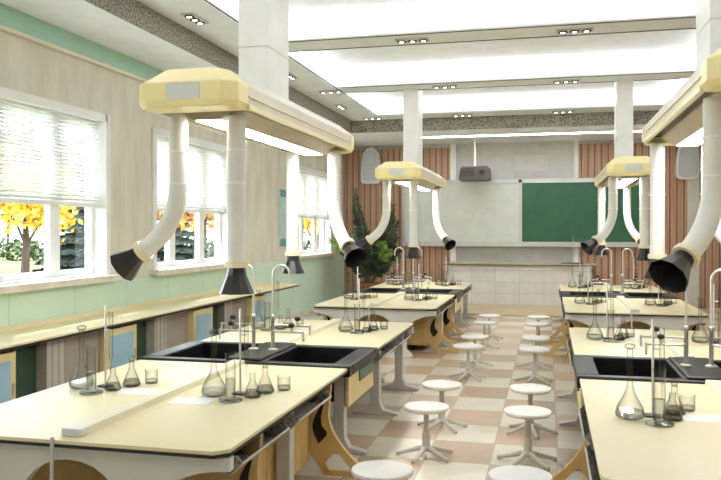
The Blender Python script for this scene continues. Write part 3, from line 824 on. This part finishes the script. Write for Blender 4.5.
fr(dk, (.1, .1, .53), (.5, .2, 2.4), .1, 40, .3, .2, .3, .2)
fr(dk, (.1, -.1, .53), (.75, -.1, 2.2), .15, 36, .3, .3, .2, .2)
for k in range(16):
    a = rnd.uniform(0, 2 * PI); R_ = rnd.uniform(.45, .85)
    fr(dk, (.06 * math.cos(a), .06 * math.sin(a), .53), (R_ * math.cos(a), R_ * math.sin(a) * .8, rnd.uniform(.9, 1.9)), .25, 26, .26, .35, .2, .2)
for k in range(7):
    fr(lt, (0, 0, .53), (-.55 - rnd.random() * .45, rnd.uniform(-.5, .3), rnd.uniform(1.2, 2.1)), .3, 26, .26, .3, .45, .18)
for k in range(7):
    fr(lt, (.1, 0, .53), (.4 + rnd.random() * .55, rnd.uniform(-.5, .3), rnd.uniform(1.0, 1.9)), .3, 26, .26, .3, .45, .18)
dk.build('dark_leaves', M['leafdark'], pl); lt.build('light_leaves', M['leaflight'], pl); st.build('stems', M['stem'], pl)

# ------------------------------------------------------------------ outside the windows
struct(MB().box(-90, XL - .31, -40, 70, -.3, -.05).build('ground', M['grass']))
p = MB().box(-16.5, -13.0, -40, 70, -.05, -.03).build('path', M['path']); struct(p)
def leaves(m, c, rad, n, size, rnd, squash=1.0, shell=.35):
    for _ in range(n):
        while True:
            d = Vector((rnd.uniform(-1, 1), rnd.uniform(-1, 1), rnd.uniform(-1, 1)))
            if .05 < d.length < 1: break
        d = d.normalized() * (shell + (1 - shell) * rnd.random())
        p = Vector(c) + Vector((d.x * rad, d.y * rad, d.z * rad * squash))
        u = Vector((rnd.uniform(-1, 1), rnd.uniform(-1, 1), rnd.uniform(-1, 1))).normalized(); v = u.orthogonal().normalized()
        s = size * rnd.uniform(.6, 1.3)
        m.add([p - u * s, p + v * s * .6, p + u * s, p - v * s * .6], [(0, 1, 2, 3)])
def tree(x, y, h, r, mat, label, seed, bare=.3, dens=500, group='garden trees outside the windows', lsize=.14):
    rnd = random.Random(seed)
    T = thing('tree', (x, y, -.05), label, 'tree', group)
    b = MB().tube([(0, 0, 0), (.05, .03, h * .35), (0, 0, h * .8)], [.16, .12, .05], 8); cm = MB()
    for k in range(9):
        a = k * 2.4; z = h * rnd.uniform(.38, .85); q = Vector((math.cos(a) * r * .65, math.sin(a) * r * .65, z + r * .3))
        b.tube([(0, 0, z - r * .35), tuple(q * .5 + Vector((0, 0, (z - r * .1) * .5))), tuple(q)], [.06, .04, .015], 5)
        leaves(cm, q, r * .55, dens // 9, lsize, rnd)
    leaves(cm, (0, 0, h * .72), r * .7, dens // 3, lsize, rnd, .9)
    b.build('trunk', M['bark'], T); cm.build('crown', mat, T)
def conifer(x, y, h, r, label, seed):
    rnd = random.Random(seed); T = thing('conifer', (x, y, -.05), label, 'tree', 'garden conifers outside the windows')
    MB().tube([(0, 0, 0), (0, 0, h)], [.2, .03], 8).build('trunk', M['bark'], T); m = MB()
    z = .3
    while z < h:
        R_ = r * (1 - z / h) + .1
        for k in range(int(14 + R_ * 16)):
            a = rnd.uniform(0, 2 * PI); d = Vector((math.cos(a), math.sin(a), -.25))
            for q in range(7):
                p = Vector((0, 0, z)) + d * R_ * (q + 1) / 7; s = Vector((-d.y, d.x, 0)) * (.22 + .07 * R_); u = Vector((0, 0, rnd.uniform(-.1, .1)))
                m.add([p, p + s + u + d * .25, p + d * .4 - Vector((0, 0, .12)), p - s + u + d * .25], [(0, 1, 2, 3)])
        z += .38
    m.build('needles', M['needle'], T)
tree(-17.5, 23.0, 4.6, 1.7, M['leafyellow'], 'bright yellow autumn tree seen through the nearest window', 1, dens=1500)
for k in range(6):
    tree(-52 + k * 6.2, 58, 9.5 + (k % 2), 2.3, M['leafpink'], 'tall russet tree in the blurred row at the end of the lawn', 20 + k, dens=2600, group='russet trees at the end of the lawn', lsize=.26)
conifer(-17.4, 27.4, 6.4, 2.5, 'dark conifer beside the yellow tree, seen through the nearest window', 2)
tree(-26, 32, 7.5, 2.6, M['leafpink'], 'russet tree standing behind the bright yellow tree', 3, dens=2600, lsize=.22)
tree(-13.8, 28.5, 4.6, 1.5, M['leaforange'], 'golden tree seen through the middle window', 4, dens=1400)
tree(-17, 39, 6.0, 2.0, M['leaforange'], 'golden tree far off seen through the middle window', 5, dens=1200)
conifer(-19, 36.5, 5.0, 1.6, 'distant conifer seen through the middle window', 6)
tree(-11.5, 38, 5.2, 1.8, M['leafyellow'], 'yellow tree seen through the farthest window', 7, dens=1300)
tree(-10.2, 33, 4.2, 1.3, M['leafyellow'], 'small yellow tree close beyond the farthest window', 8, dens=1100)
hd = MB(); rnd = random.Random(9)
for k in range(34): leaves(hd, (-48 + k * 1.2, 46 + rnd.uniform(-.4, .4), .6), 1.3, 110, .2, rnd, .8)
tag(hd.build('hedge', M['hedge']), 'long low green hedge at the end of the lawn', 'hedge')

# ------------------------------------------------------------------ light
w = bpy.data.worlds.new('sky'); S.world = w; w.use_nodes = True
nt = w.node_tree; nt.nodes.clear()
bg = N(nt, 'ShaderNodeBackground', Strength=2.8); bg.inputs['Color'].default_value = lin((232, 240, 250))
wo = N(nt, 'ShaderNodeOutputWorld'); nt.links.new(bg.outputs[0], wo.inputs[0])
sun = bpy.data.lights.new('sun', 'SUN'); sun.energy = 2.0; sun.angle = .05; sun.color = (1, .95, .86)
so = bpy.data.objects.new('sun', sun); COL.objects.link(so)
so.rotation_euler = Vector((-.42, -.25, .87)).to_track_quat('Z', 'Y').to_euler()
for i, (a, b) in enumerate(WIN):
    l = bpy.data.lights.new('window_daylight', 'AREA'); l.shape = 'RECTANGLE'; l.size = WZ1 - WZ0; l.size_y = b - a
    l.cycles.is_portal = True
    o = bpy.data.objects.new('window_daylight', l); COL.objects.link(o); o.location = (XL - .32, (a + b) / 2, (WZ0 + WZ1) / 2)
    o.rotation_euler = (0, -PI / 2, 0)

# ------------------------------------------------------------------ camera and view
cam = bpy.data.cameras.new('camera'); co = bpy.data.objects.new('camera', cam); COL.objects.link(co)
cam.sensor_width = 36; cam.lens = 770 / 721 * 36; cam.shift_y = -9 / 721; cam.clip_start = .05; cam.clip_end = 300
co.location = (0, 0, 1.98); co.rotation_euler = (PI / 2, 0, math.atan((548 - 360.5) / 770))
S.camera = co
S.view_settings.view_transform = 'Standard'; S.view_settings.look = 'None'; S.view_settings.gamma = 1; S.view_settings.use_curve_mapping = False
S.view_settings.exposure = 1.9
try:
    S.cycles.max_bounces = 10; S.cycles.transparent_max_bounces = 24; S.cycles.caustics_reflective = False; S.cycles.caustics_refractive = False
    S.cycles.use_denoising = True
except Exception: pass
